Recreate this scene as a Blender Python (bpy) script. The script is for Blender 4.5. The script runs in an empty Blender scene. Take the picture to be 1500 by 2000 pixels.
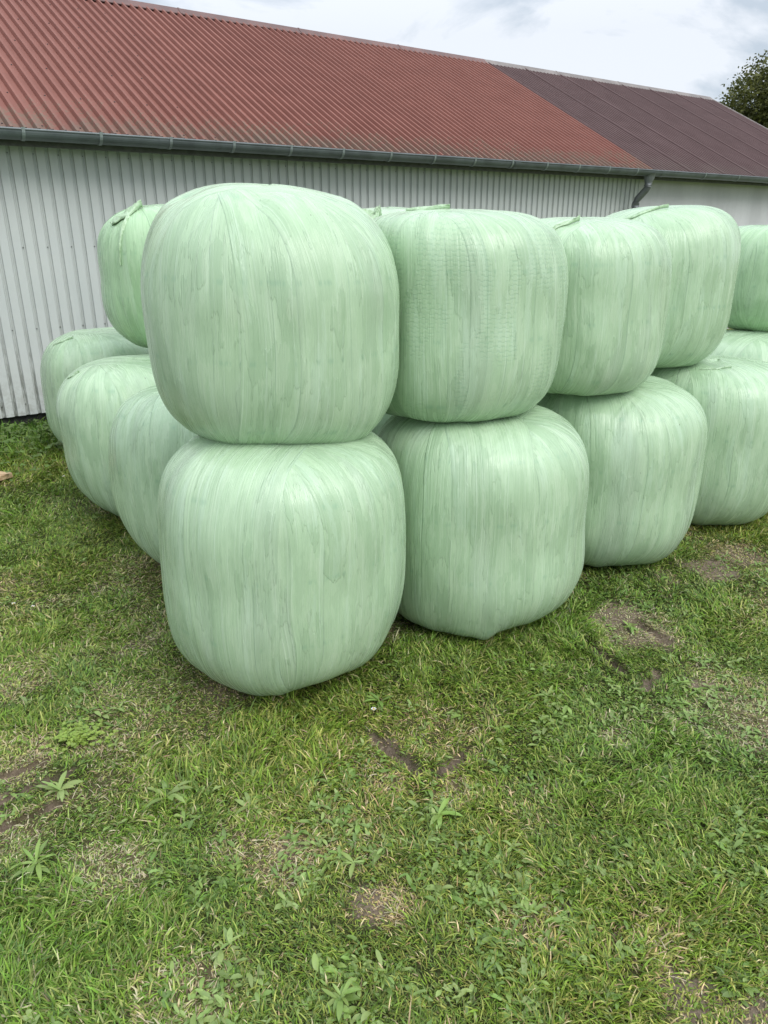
import bpy, math, random
import numpy as np
from mathutils import Vector, Matrix

# ------------------------------------------------------------------ camera, sky, sun, exposure
scene = bpy.context.scene
cam_data = bpy.data.cameras.new("camera")
cam = bpy.data.objects.new("camera", cam_data)
scene.collection.objects.link(cam)
cam.location = (0, 0, 2.0)
cam.rotation_euler = (math.radians(90 - 21.4), 0, 0)
cam_data.sensor_fit = 'VERTICAL'
cam_data.sensor_height = 36.0
cam_data.lens = 36.0 * 1438 / 2000
cam_data.clip_start = 0.05
cam_data.clip_end = 2000
scene.camera = cam
scene.render.resolution_x = 768
scene.render.resolution_y = 1024
scene.view_settings.view_transform = 'Standard'
scene.view_settings.look = 'None'
scene.view_settings.exposure = 0.3
scene.view_settings.gamma = 1.0

SUN_EL, SUN_AZ = math.radians(48), math.radians(138)     # compass style: 180 is behind the camera (-Y)

world = bpy.data.worlds.new("World")
scene.world = world
world.use_nodes = True
wt = world.node_tree
wt.nodes.clear()


def W(t, **k):
    n = wt.nodes.new(t)
    for a, b in k.items():
        setattr(n, a, b)
    return n


wo = W('ShaderNodeOutputWorld')
wb = W('ShaderNodeBackground')
wb.inputs['Strength'].default_value = 0.1
sky = W('ShaderNodeTexSky', sky_type='NISHITA', sun_disc=False)
sky.sun_elevation = SUN_EL
sky.sun_rotation = SUN_AZ
tc = W('ShaderNodeTexCoord')
mp = W('ShaderNodeMapping')
mp.inputs['Scale'].default_value = (1.0, 1.0, 3.2)
wt.links.new(tc.outputs['Generated'], mp.inputs[0])
n1 = W('ShaderNodeTexNoise')
n1.inputs['Scale'].default_value = 4.4
n1.inputs['Detail'].default_value = 9
n1.inputs['Roughness'].default_value = 0.58
n1.inputs['Distortion'].default_value = 0.5
wt.links.new(mp.outputs[0], n1.inputs['Vector'])
cr = W('ShaderNodeValToRGB')
cr.color_ramp.elements[0].position = 0.39
cr.color_ramp.elements[0].color = (4.9, 5.6, 6.4, 1)
cr.color_ramp.elements[1].position = 0.55
cr.color_ramp.elements[1].color = (7.5, 7.9, 8.5, 1)
wt.links.new(n1.outputs['Fac'], cr.inputs[0])
# an overcast sky is brighter overhead than at the horizon
sx = W('ShaderNodeSeparateXYZ')
wt.links.new(tc.outputs['Generated'], sx.inputs[0])
mr = W('ShaderNodeMapRange')
mr.inputs['From Min'].default_value = 0.2
mr.inputs['From Max'].default_value = 0.9
mr.inputs['To Min'].default_value = 1.0
mr.inputs['To Max'].default_value = 2.2
wt.links.new(sx.outputs['Z'], mr.inputs['Value'])
ml = W('ShaderNodeVectorMath', operation='SCALE')
wt.links.new(cr.outputs[0], ml.inputs[0])
wt.links.new(mr.outputs[0], ml.inputs['Scale'])
mx = W('ShaderNodeMix', data_type='RGBA')
mx.inputs[0].default_value = 0.92
wt.links.new(sky.outputs[0], mx.inputs[6])
wt.links.new(ml.outputs[0], mx.inputs[7])
wt.links.new(mx.outputs[2], wb.inputs['Color'])
wt.links.new(wb.outputs[0], wo.inputs[0])

sun_d = bpy.data.lights.new("sun", 'SUN')
sun_d.energy = 1.5
sun_d.angle = math.radians(35)
sun_d.color = (1.0, 0.97, 0.92)
sun = bpy.data.objects.new("sun", sun_d)
scene.collection.objects.link(sun)
sdir = Vector((math.sin(SUN_AZ) * math.cos(SUN_EL), math.cos(SUN_AZ) * math.cos(SUN_EL), math.sin(SUN_EL)))
sun.rotation_euler = sdir.to_track_quat('Z', 'Y').to_euler()
sun.location = (0, -5, 12)

rng = np.random.default_rng(7)
random.seed(7)


# ------------------------------------------------------------------ numpy noise
def _hash(ix, iy, iz, seed):
    h = (ix.astype(np.int64) * 374761393 + iy.astype(np.int64) * 668265263 + iz.astype(np.int64) * 2147483647 + seed * 974711)
    h = (h ^ (h >> 13)) * 1274126177
    h = h ^ (h >> 16)
    return (h & 0xFFFFFF).astype(np.float64) / 0xFFFFFF


def noise3(x, y, z, seed=0):
    x, y, z = np.broadcast_arrays(np.asarray(x, float), np.asarray(y, float), np.asarray(z, float))
    ix, iy, iz = np.floor(x), np.floor(y), np.floor(z)
    fx, fy, fz = x - ix, y - iy, z - iz
    fx, fy, fz = [f * f * (3 - 2 * f) for f in (fx, fy, fz)]
    out = 0
    for dx in (0, 1):
        for dy in (0, 1):
            for dz in (0, 1):
                w = (fx if dx else 1 - fx) * (fy if dy else 1 - fy) * (fz if dz else 1 - fz)
                out = out + w * _hash(ix + dx, iy + dy, iz + dz, seed)
    return out * 2 - 1


def fbm(x, y, z=0.0, seed=0, octaves=3):
    s, a, t = 0, 1.0, 0
    for o in range(octaves):
        s = s + a * noise3(np.asarray(x) * 2 ** o, np.asarray(y) * 2 ** o, np.asarray(z) * 2 ** o, seed + o * 17)
        t += a
        a *= .5
    return s / t


def sstep(a, b, x):
    t = np.clip((x - a) / (b - a), 0, 1)
    return t * t * (3 - 2 * t)


# ------------------------------------------------------------------ object helpers
def tag(o, label=None, cat=None, group=None, kind=None):
    if label: o['label'] = label
    if cat: o['category'] = cat
    if group: o['group'] = group
    if kind: o['kind'] = kind
    return o


def empty(name, loc=(0, 0, 0), rz=0):
    o = bpy.data.objects.new(name, None)
    o.location = loc
    o.rotation_euler = (0, 0, rz)
    o.empty_display_size = 0.2
    scene.collection.objects.link(o)
    return o


def link_mesh(name, me, mats, parent=None):
    if mats is not None:
        for m in (mats if isinstance(mats, (list, tuple)) else [mats]):
            me.materials.append(m)
    o = bpy.data.objects.new(name, me)
    scene.collection.objects.link(o)
    if parent is not None:
        o.parent = parent
    return o


def mesh(name, verts, faces, mats, parent=None, smooth=False, mi=None):
    me = bpy.data.meshes.new(name)
    me.from_pydata([tuple(v) for v in verts], [], faces)
    if smooth:
        me.polygons.foreach_set('use_smooth', [True] * len(me.polygons))
    if mi is not None:
        me.polygons.foreach_set('material_index', mi)
    me.update()
    return link_mesh(name, me, mats, parent)


def np_mesh(name, verts, loops, sizes, mats, parent=None, smooth=True, attrs=None):
    """fast mesh from numpy arrays; attrs: name -> (type, array per vertex)"""
    me = bpy.data.meshes.new(name)
    me.vertices.add(len(verts))
    me.vertices.foreach_set('co', np.asarray(verts, np.float32).ravel())
    me.loops.add(len(loops))
    me.loops.foreach_set('vertex_index', np.asarray(loops, np.int32))
    me.polygons.add(len(sizes))
    st = np.zeros(len(sizes), np.int32)
    st[1:] = np.cumsum(sizes)[:-1]
    me.polygons.foreach_set('loop_start', st)
    me.polygons.foreach_set('use_smooth', np.full(len(sizes), smooth, bool))
    for k, (ty, arr) in (attrs or {}).items():
        a = me.attributes.new(k, ty, 'POINT')
        arr = np.asarray(arr, np.float32)
        if ty == 'FLOAT_COLOR':
            if arr.shape[1] == 3:
                arr = np.concatenate([arr, np.ones((len(arr), 1), np.float32)], 1)
            a.data.foreach_set('color', arr.ravel())
        elif ty == 'FLOAT_VECTOR':
            a.data.foreach_set('vector', arr.ravel())
        else:
            a.data.foreach_set('value', arr.ravel())
    me.update(calc_edges=True)
    me.validate()
    return link_mesh(name, me, mats, parent)


class MB:
    """collects simple solids into one mesh"""
    def __init__(self):
        self.v, self.f, self.m = [], [], []

    def add(self, v, f, m=0):
        b = len(self.v)
        self.v += [tuple(p) for p in v]
        self.f += [tuple(b + i for i in q) for q in f]
        self.m += [m] * len(f)

    def box(self, x0, x1, y0, y1, z0, z1, m=0):
        v = [(x0, y0, z0), (x1, y0, z0), (x1, y1, z0), (x0, y1, z0), (x0, y0, z1), (x1, y0, z1), (x1, y1, z1), (x0, y1, z1)]
        self.add(v, [(0, 3, 2, 1), (4, 5, 6, 7), (0, 1, 5, 4), (1, 2, 6, 5), (2, 3, 7, 6), (3, 0, 4, 7)], m)

    def tube(self, pts, rad, n=16, m=0, caps=True):
        pts = [Vector(p) for p in pts]
        rad = rad if isinstance(rad, (list, tuple)) else [rad] * len(pts)
        vs, fs = [], []
        up = Vector((0.03, 0.05, 1)).normalized()
        for i, p in enumerate(pts):
            d = (pts[min(i + 1, len(pts) - 1)] - pts[max(i - 1, 0)]).normalized()
            u = up if abs(d.dot(up)) < .95 else Vector((1, 0, 0))
            a = d.cross(u).normalized()
            b = d.cross(a).normalized()
            for k in range(n):
                t = 2 * math.pi * k / n
                vs.append(p + (a * math.cos(t) + b * math.sin(t)) * rad[i])
        for i in range(len(pts) - 1):
            for k in range(n):
                fs.append((i * n + k, i * n + (k + 1) % n, (i + 1) * n + (k + 1) % n, (i + 1) * n + k))
        if caps:
            fs.append(tuple(range(n)))
            fs.append(tuple((len(pts) - 1) * n + k for k in reversed(range(n))))
        self.add(vs, fs, m)

    def build(self, name, mats, parent=None, smooth=False):
        return mesh(name, self.v, self.f, mats, parent, smooth, self.m)


# ------------------------------------------------------------------ material helpers
class Mat:
    def __init__(self, name):
        self.m = bpy.data.materials.new(name)
        self.m.use_nodes = True
        self.t = self.m.node_tree
        self.b = self.t.nodes['Principled BSDF']
        self.out = self.t.nodes['Material Output']

    def n(self, ty, **k):
        x = self.t.nodes.new(ty)
        for a, b in k.items():
            setattr(x, a, b)
        return x

    def l(self, a, b):
        self.t.links.new(a, b)

    def set(self, **k):
        for a, b in k.items():
            s = self.b.inputs[a.replace('_', ' ')]
            if isinstance(b, bpy.types.NodeSocket):
                self.l(b, s)
            else:
                s.default_value = b

    def val(self, sock, v):
        if isinstance(v, bpy.types.NodeSocket):
            self.l(v, sock)
        else:
            sock.default_value = v

    def math(self, op, a, b=0.0, c=0.0, clamp=False):
        x = self.n('ShaderNodeMath', operation=op, use_clamp=clamp)
        for i, v in enumerate((a, b, c)):
            self.val(x.inputs[i], v)
        return x.outputs[0]

    def mixc(self, fac, a, b, blend='MIX'):
        x = self.n('ShaderNodeMix', data_type='RGBA', blend_type=blend)
        self.val(x.inputs[0], fac)
        for s, v in ((x.inputs[6], a), (x.inputs[7], b)):
            if isinstance(v, bpy.types.NodeSocket):
                self.l(v, s)
            else:
                s.default_value = (*v, 1)
        return x.outputs[2]

    def ramp(self, f, a, b, lo=0.0, hi=1.0):
        x = self.n('ShaderNodeMapRange', interpolation_type='SMOOTHSTEP')
        self.val(x.inputs['Value'], f)
        x.inputs['From Min'].default_value = a
        x.inputs['From Max'].default_value = b
        x.inputs['To Min'].default_value = lo
        x.inputs['To Max'].default_value = hi
        return x.outputs[0]

    def noise(self, vec, scale=1.0, detail=3, rough=.5, w=None, dist=0.0):
        x = self.n('ShaderNodeTexNoise', noise_dimensions='4D' if w is not None else '3D')
        x.inputs['Scale'].default_value = scale
        x.inputs['Detail'].default_value = detail
        x.inputs['Roughness'].default_value = rough
        x.inputs['Distortion'].default_value = dist
        if vec is not None:
            self.l(vec, x.inputs['Vector'])
        if w is not None:
            self.val(x.inputs['W'], w)
        return x.outputs['Fac']

    def scale(self, vec, s):
        x = self.n('ShaderNodeVectorMath', operation='MULTIPLY')
        self.l(vec, x.inputs[0])
        x.inputs[1].default_value = s
        return x.outputs[0]

    def bump(self, h, dist, strength=1.0, normal=None):
        x = self.n('ShaderNodeBump')
        self.l(h, x.inputs['Height'])
        x.inputs['Distance'].default_value = dist
        x.inputs['Strength'].default_value = strength
        if normal is not None:
            self.l(normal, x.inputs['Normal'])
        return x.outputs[0]

    def attr(self, name, ty='GEOMETRY'):
        return self.n('ShaderNodeAttribute', attribute_name=name, attribute_type=ty)

    def obj(self):
        return self.n('ShaderNodeTexCoord').outputs['Object']


def film_material(name, tint=(1, 1, 1), net=False):
    m = Mat(name)
    rnd = m.math('MULTIPLY', m.n('ShaderNodeObjectInfo').outputs['Random'], 40.0)
    bs = m.attr('basic').outputs['Vector']
    loc = m.attr('flat').outputs['Vector']                # x, y on the bale and length run up its side
    rot = m.n('ShaderNodeVectorRotate', rotation_type='Z_AXIS')
    m.l(loc, rot.inputs['Vector']); m.l(rnd, rot.inputs['Angle'])
    wob = m.math('MULTIPLY', m.math('SUBTRACT', m.noise(m.scale(bs, (1.6, 1.6, 1.3)), 1, 2, .5, w=rnd), .5), .08)
    sl = m.n('ShaderNodeSeparateXYZ'); m.l(loc, sl.inputs[0])
    vec = None
    tone = None
    NST = 8
    for k in range(NST):                                  # bands of film, each wound right round the bale over both ends
        an = math.pi * k / NST
        dt = m.n('ShaderNodeVectorMath', operation='DOT_PRODUCT')
        m.l(rot.outputs[0], dt.inputs[0]); dt.inputs[1].default_value = (math.cos(an), math.sin(an), 0)
        p = m.math('ADD', dt.outputs['Value'], wob)
        e = m.math('SUBTRACT', .215 + .02 * math.sin(k * 5.1), m.math('ABSOLUTE', m.math('SUBTRACT', p, .05 * math.sin(k * 2.3))))
        cxyz = m.n('ShaderNodeCombineXYZ')
        m.l(m.math('MULTIPLY', p, 1.75), cxyz.inputs[0]); cxyz.inputs[1].default_value = k * 3.7; m.l(sl.outputs[2], cxyz.inputs[2])
        tn = m.math('MULTIPLY_ADD', e, 0.0, (k * .618) % 1.0)
        if vec is None:
            vec, ed, tone = cxyz.outputs[0], e, tn
        else:
            on = m.math('GREATER_THAN', e, 0.0)
            mv = m.n('ShaderNodeMix', data_type='VECTOR'); m.l(on, mv.inputs[0]); m.l(vec, mv.inputs[4]); m.l(cxyz.outputs[0], mv.inputs[5])
            me_ = m.n('ShaderNodeMix', data_type='FLOAT'); m.l(on, me_.inputs[0]); m.l(ed, me_.inputs[2]); m.l(e, me_.inputs[3])
            mt_ = m.n('ShaderNodeMix', data_type='FLOAT'); m.l(on, mt_.inputs[0]); m.l(tone, mt_.inputs[2]); m.l(tn, mt_.inputs[3])
            vec, ed, tone = mv.outputs[1], me_.outputs[0], mt_.outputs[0]
    f1 = f2 = vec
    edge, strip = ed, tone
    fine1 = m.noise(m.scale(f1, (68, 68, 2.0)), 1, 4, .62, w=rnd)
    fine = fine1
    vfine = m.noise(m.scale(f1, (130, 130, 1.6)), 1, 3, .6, w=rnd)
    mid = m.noise(m.scale(f1, (19, 19, 2.0)), 1, 4, .62, w=rnd)
    big = m.noise(m.scale(bs, (2.0, 2.0, 1.8)), 1, 3, .5, w=rnd)
    def T(c):
        return tuple(a * b for a, b in zip(c, tint))
    c = m.mixc(m.ramp(fine, .36, .64), T((.402, .555, .355)), T((.442, .592, .392)))
    c = m.mixc(m.math('MULTIPLY', strip, .40), c, T((.420, .590, .378)))
    # places where the film clings and the forage shows through: darker, with ragged drip edges
    h = m.math('ADD', m.noise(m.scale(f1, (5.0, 5.0, 2.7)), 1, 3, .55, w=rnd), m.math('MULTIPLY', m.math('SUBTRACT', mid, .5), .42))
    cling = m.ramp(h, .525, .540)
    spz = m.n('ShaderNodeSeparateXYZ'); m.l(bs, spz.inputs[0])
    c = m.mixc(m.math('MULTIPLY', cling, .36), c, T((.298, .440, .270)))
    h2 = m.math('ADD', m.noise(m.scale(f1, (11, 11, 5.0)), 1, 4, .55, w=m.math('ADD', rnd, 6)), m.math('MULTIPLY', m.math('SUBTRACT', fine, .5), .30))
    c = m.mixc(m.ramp(h2, .530, .545, 0, .26), c, T((.312, .450, .280)))
    c = m.mixc(m.ramp(h2, .450, .438, 0, .26), c, T((.55, .68, .49)))
    # greyer stretched zones
    c = m.mixc(m.ramp(m.noise(m.scale(f1, (2.4, 2.4, 1.0)), 1, 2, w=m.math('ADD', rnd, 9)), .54, .70, 0, .34), c, T((.39, .475, .38)))
    # trapped air: pale vertical streaks and smears
    c = m.mixc(m.ramp(vfine, .56, .66, 0, .42), c, T((.62, .75, .59)))
    pale = m.ramp(m.noise(m.scale(f1, (9, 9, 1.7)), 1, 5, .68, w=m.math('ADD', rnd, 4)), .56, .59, 0, .30)
    c = m.mixc(pale, c, T((.52, .68, .51)))
    # thin dark pinched lines between film layers
    c = m.mixc(m.ramp(m.noise(m.scale(f1, (34, 34, .55)), 1, 2, .4, w=m.math('ADD', rnd, 2)), .31, .26, 0, .4), c, T((.26, .40, .26)))
    # rings of the twine below the film: faint level lines
    ring = m.math('ABSOLUTE', m.math('SUBTRACT', m.math('FRACT', m.math('ADD', m.math('MULTIPLY', spz.outputs[2], 3.4), m.math('MULTIPLY', big, .12))), .5))
    rmask = m.math('MULTIPLY', m.ramp(ring, .06, .0), m.ramp(mid, .50, .56))
    c = m.mixc(m.math('MULTIPLY', m.math('MULTIPLY', rmask, m.ramp(h2, .47, .53)), .45), c, T((.26, .43, .28)))
    c = m.mixc(m.math('MULTIPLY', m.ramp(edge, .007, .001), m.ramp(mid, .44, .56)), c, m.mixc(.5, c, T((.30, .42, .29))))
    hnet = None
    if net:
        a2 = m.math('ARCTAN2', spz.outputs[1], spz.outputs[0])
        row = m.math('MULTIPLY', spz.outputs[2], 50.0)
        odd = m.math('FRACT', m.math('MULTIPLY', m.math('FLOOR', row), .5))
        wob = m.noise(m.scale(bs, (9, 9, 9)), 1, 2, w=rnd)
        u = m.math('FRACT', m.math('ADD', m.math('ADD', m.math('MULTIPLY', a2, 13.0), odd), m.math('MULTIPLY', wob, 1.5)))
        dash = m.math('MULTIPLY', m.ramp(m.math('ABSOLUTE', m.math('SUBTRACT', u, .5)), .30, .22),
                      m.ramp(m.math('ABSOLUTE', m.math('SUBTRACT', m.math('FRACT', m.math('ADD', row, wob)), .5)), .30, .18))
        nm = m.ramp(m.noise(m.scale(bs, (5, 5, 4)), 1, 3, w=m.math('ADD', rnd, 3)), .46, .56)
        hnet = m.math('MULTIPLY', dash, nm)
        c = m.mixc(m.math('MULTIPLY', hnet, .26), c, T((.24, .42, .27)))
    # rain-washed dust and tiny specks of chaff
    sk = m.noise(bs, 46, 1, .5, w=rnd)
    c = m.mixc(m.ramp(sk, .815, .83, 0, .8), c, (.09, .08, .05))
    m.set(Base_Color=c, Specular_IOR_Level=.5)
    rg = m.math('ADD', m.math('MULTIPLY', cling, -.06), m.math('ADD', .27, m.math('MULTIPLY', m.math('SUBTRACT', fine, .5), .35)))
    m.set(Roughness=rg)
    b1 = m.bump(fine, .005, .6)
    b2 = m.bump(vfine, .003, .7, b1)
    b3 = m.bump(mid, .008, .25, b2)
    b4 = m.bump(cling, .0012, .8, b3)
    b4 = m.bump(m.ramp(edge, .0, .006), .0015, .7, b4)
    if hnet is not None:
        b4 = m.bump(hnet, -.0006, .6, b4)
    m.set(Normal=b4)
    return m.m


M_FILM = film_material('stretch_film')
M_FILM_NET = film_material('stretch_film_over_net', (1.0, 1.0, 1.0), True)
M_FILM_SHADE = film_material('stretch_film_shade_green', (.93, 1.0, .91))  # same film, greener tint: shading on two upper bales put into the colour


def simple(name, col, rough=.6, metal=0.0, ns=12, amt=.15, bump=0.0, col2=None):
    m = Mat(name)
    n = m.noise(m.obj(), ns, 5, .6)
    c2 = col2 or tuple(a * (1 - amt * 2) for a in col)
    m.set(Base_Color=m.mixc(m.ramp(n, .35, .65), c2, col), Metallic=metal,
          Roughness=m.math('ADD', rough - .08, m.math('MULTIPLY', n, .16)))
    if bump:
        m.set(Normal=m.bump(n, bump))
    return m.m


def tail_material():
    m = Mat('loose_film')
    n = m.noise(m.obj(), 38, 4, .6)
    c = m.mixc(m.ramp(n, .35, .65), (.36, .51, .31), (.50, .65, .45))
    m.set(Base_Color=c, Roughness=.42, Normal=m.bump(n, .006))
    return m.m


M_TAIL = tail_material()


def cladding_material():
    m = Mat('painted_wall_sheet')
    o = m.obj()
    n = m.noise(o, 1.2, 5, .6)
    st = m.noise(m.scale(o, (22, 22, .9)), 1, 4, .6)
    c = m.mixc(m.ramp(n, .3, .7), (.535, .560, .545), (.58, .60, .58))
    c = m.mixc(m.ramp(st, .5, .75, 0, .25), c, (.52, .55, .54))
    g = m.attr('groove').outputs['Fac']
    sp = m.n('ShaderNodeSeparateXYZ'); m.l(o, sp.inputs[0])
    wn = m.n('ShaderNodeTexWhiteNoise', noise_dimensions='1D')
    m.l(m.math('FLOOR', m.math('DIVIDE', sp.outputs[0], 1.03)), wn.inputs['W'])
    c = m.mixc(m.math('MULTIPLY', wn.outputs['Value'], .25), c, (.47, .50, .49))
    splash = m.math('MULTIPLY', m.ramp(sp.outputs[2], .75, .12), m.ramp(m.noise(o, 14, 6, .7), .42, .66))
    c = m.mixc(m.math('MULTIPLY', splash, .45), c, (.26, .25, .20))
    # dirt and algae collect low down in the grooves
    low = m.ramp(sp.outputs[2], 1.35, .2)
    d = m.math('MULTIPLY', m.math('MULTIPLY', g, low), m.ramp(m.noise(m.scale(o, (30, 30, 5)), 1, 4, .7), .38, .62))
    c = m.mixc(m.math('MULTIPLY', d, .8), c, (.075, .08, .06))
    c = m.mixc(m.math('MULTIPLY', g, .20), c, (.42, .44, .42))  # grooves tinted slightly greyer over their full height
    m.set(Base_Color=c, Roughness=.48, Normal=m.bump(n, .02, .3))
    return m.m


def roof_material(name, a, b, lich, eave):
    m = Mat(name)
    o = m.obj()
    n = m.noise(o, 2.4, 6, .62)
    fine = m.noise(o, 26, 5, .7)
    st = m.noise(m.scale(o, (14, 1.0, 1.0)), 1, 4, .6)
    c = m.mixc(m.ramp(n, .32, .68), a, b)
    c = m.mixc(m.ramp(st, .52, .8, 0, .2), c, tuple(x * .72 for x in a))
    sp = m.n('ShaderNodeSeparateXYZ'); m.l(o, sp.inputs[0])
    lo = m.ramp(sp.outputs[1], .75, -.35)
    lm = m.math('MULTIPLY', m.ramp(m.math('ADD', fine, m.math('MULTIPLY', lo, .20)), .60, .70), m.ramp(m.math('ADD', n, m.math('MULTIPLY', lo, .22)), .56, .70))
    c = m.mixc(m.math('MULTIPLY', lm, eave), c, lich)
    lo2 = m.math('MULTIPLY', m.ramp(sp.outputs[1], .05, -.34), m.ramp(m.noise(o, 5, 4, .6), .34, .60))
    c = m.mixc(m.math('MULTIPLY', lo2, eave), c, (.125, .10, .078))
    wn = m.n('ShaderNodeTexWhiteNoise', noise_dimensions='1D')
    m.l(m.math('FLOOR', m.math('DIVIDE', sp.outputs[0], 1.03)), wn.inputs['W'])
    c = m.mixc(m.math('MULTIPLY', wn.outputs['Value'], .22), c, tuple(x * .80 for x in a))
    sp2 = m.ramp(m.noise(o, 60, 2), .74, .78, 0, .7)
    c = m.mixc(sp2, c, (.42, .38, .32))
    m.set(Base_Color=c, Roughness=.68, Specular_IOR_Level=.28)
    m.set(Normal=m.bump(fine, .0015, .4))
    return m.m


M_CLAD = cladding_material()
M_RED = roof_material('faded_red_sheet', (.205, .079, .059), (.240, .096, .073), (.15, .13, .09), .6)
M_BROWN = roof_material('brown_sheet', (.096, .056, .054), (.116, .070, .068), (.12, .11, .09), .2)
M_SCREW = simple('screw_head', (.05, .04, .04), .5)
M_SCREWW = simple('wall_screw', (.22, .22, .22), .4, .6)
M_RIDGE = simple('ridge_sheet', (.22, .19, .175), .6, ns=3)
M_RIDGER = simple('ridge_sheet_red', (.16, .085, .075), .6, ns=3)
M_GUTTER = simple('zinc_gutter', (.135, .155, .160), .42, .35, 4, .14)
M_BRACK = simple('gutter_bracket', (.33, .37, .37), .45, .5)
M_PLINTH = simple('dark_plinth', (.035, .034, .032), .9, ns=9, bump=.01)
M_FASCIA = simple('eave_board', (.12, .12, .11), .8)


def plaster_material():
    m = Mat('grey_render')
    o = m.obj()
    n = m.noise(m.scale(o, (.8, .8, .35)), 1.6, 6, .65)
    f = m.noise(o, 40, 4, .7)
    c = m.mixc(m.ramp(n, .34, .66), (.50, .50, .51), (.60, .60, .61))
    c = m.mixc(m.ramp(m.noise(m.scale(o, (5, 5, .5)), 1, 4), .56, .8, 0, .4), c, (.42, .42, .43))
    m.set(Base_Color=c, Roughness=.88, Normal=m.bump(f, .004, .5))
    return m.m


M_PLASTER = plaster_material()

# ------------------------------------------------------------------ the place in plan
TH = math.radians(53.9)
U = np.array([math.sin(TH), math.cos(TH)])       # along the barn wall, to the right and away
NB = np.array([-math.cos(TH), math.sin(TH)])     # from the wall into the barn
WALL = 8.28

# ------------------------------------------------------------------ ground relief
RUTS = [  # x0,y0,x1,y1,width,depth : pressed tyre-lug prints
    (-.04, 2.53, .15, 2.31, .022, .030), (.36, 2.46, .21, 2.29, .020, .026),
    (-1.75, 1.86, -1.24, 2.30, .017, .045), (-1.62, 1.78, -1.20, 2.14, .016, .040), (-1.70, 2.10, -1.34, 2.37, .015, .030),
    (1.03, 3.27, 1.15, 3.00, .025, .032), (1.20, 2.86, 1.31, 2.98, .022, .02), (1.35, 3.46, 1.45, 3.24, .022, .02),
]


def seg_dist(x, y, r):
    x0, y0, x1, y1 = r[:4]
    dx, dy = x1 - x0, y1 - y0
    t = np.clip(((x - x0) * dx + (y - y0) * dy) / (dx * dx + dy * dy), 0, 1)
    return np.hypot(x - x0 - t * dx, y - y0 - t * dy)


def height(x, y):
    x = np.asarray(x, float); y = np.asarray(y, float)
    near = np.exp(-((x / 14) ** 2 + ((y - 4) / 14) ** 2))
    h = near * (.018 * fbm(x * .9, y * .9, 0, 3) + .010 * fbm(x * 4, y * 4, 0, 5) + .004 * fbm(x * 17, y * 17, 0, 8, 2))
    for r in RUTS:
        d = seg_dist(x, y, r)
        h = h - 1.25 * r[5] * (1 - sstep(r[4] * .6, r[4] * 1.5, d)) + .010 * np.exp(-((d - r[4] * 2.1) / .022) ** 2)
    return h


# x, y, radius, strength
DIRT = [(1.29, 3.37, .15, .62), (2.03, 4.11, .2, .9), (.84, 1.37, .12, .8), (1.04, 1.33, .11, .75), (-1.40, 2.22, .10, .30), (1.47, 2.87, .08, .8),
        (1.28, 3.56, .14, .8), (-.33, 1.93, .05, .7), (.02, 2.47, .07, .7), (1.43, 3.29, .10, .7), (-1.6, 2.0, .12, .25), (.36, 2.4, .05, .6),
        (-2.6, 3.6, .18, .6), (2.35, 4.25, .2, .6), (1.72, 4.0, .12, .55), (.55, 1.68, .06, .6), (1.66, 2.5, .12, .6), (-3.2, 4.4, .2, .5),
        (-.05, 1.72, .06, .7), (-.75, 2.9, .12, .5), (3.0, 4.4, .25, .6)]
DRY = [(-.33, 1.91, .13, 1), (-.94, 1.86, .16, .9), (.03, 1.71, .1, 1), (1.61, 2.62, .2, 1), (.97, 2.52, .07, .9), (.27, 2.21, .1, 1), (.02, 2.25, .12, 1),
       (-1.21, 2.49, .12, .9), (-1.46, 2.4, .16, 1), (-1.19, 2.17, .08, .8), (-1.3, 1.97, .16, .8), (-.5, 1.97, .12, .8), (2.24, 4.37, .2, .8),
       (.79, 1.56, .12, .7), (.47, 1.65, .1, .7), (-.55, 1.39, .16, .8), (-1.75, 2.93, .2, .9), (1.3, 3.4, .22, .7), (-2.3, 3.3, .4, .5),
       (-1.0, 2.75, .35, .5), (2.3, 3.6, .35, .5), (.2, 2.6, .25, .5), (1.3, 1.5, .2, .6), (-.1, 2.0, .2, .4), (-1.4, 3.4, .3, .4)]
LUSH = [(-.41, 2.5, .28, 1), (-.83, 2.28, .22, 1), (.91, 3.35, .22, 1.2), (-1.05, 1.56, .25, 1.1), (-.71, 1.5, .2, .8), (.96, 2.17, .3, .6),
        (1.64, 5.1, .4, 1), (-3.06, 6.6, 1.1, .9), (1.2, 2.5, .12, .8), (-.48, 2.2, .2, .9), (.3, 3.0, .35, .6), (-.1, 2.9, .3, .5), (2.4, 4.9, .3, .6),
        (.65, 2.85, .22, .7), (1.9, 3.5, .3, .6), (-1.9, 4.1, .35, .5), (-2.8, 5.0, .4, .6)]


def field(lst, x, y, seed):
    f = np.zeros_like(x)
    wob = fbm(x * 6, y * 6, 0, seed, 3)
    for a, b, r, s in lst:
        d = np.hypot(x - a, y - b) / r + wob * .55
        f = np.maximum(f, s * (1 - sstep(.55, 1.35, d)))
    return np.clip(f, 0, 1.3)


def dirt_f(x, y):
    f = field(DIRT, x, y, 21)
    for r in RUTS:
        f = np.maximum(f, (1 - sstep(r[4] * .5, r[4] * 1.9, seg_dist(x, y, r) + .022 * fbm(x * 22, y * 22, 0, 23, 2))) * 1.0)
    # natural scuffs elsewhere
    f = np.maximum(f,   .55 * sstep(.42, .62, fbm(x * 2.3, y * 2.3, 0, 77, 4)))
    return np.clip(f, 0, 1)


def dry_f(x, y):
    return np.clip(np.maximum(field(DRY, x, y, 31), .65 * sstep(.16, .60, fbm(x * 1.9, y * 1.9, 0, 91, 4))), 0, 1)


def lush_f(x, y):
    return np.clip(np.maximum(field(LUSH, x, y, 41), .8 * sstep(.1, .5, fbm(x * 1.2 + 9, y * 1.2, 0, 55, 3))), 0, 1.2)


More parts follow.
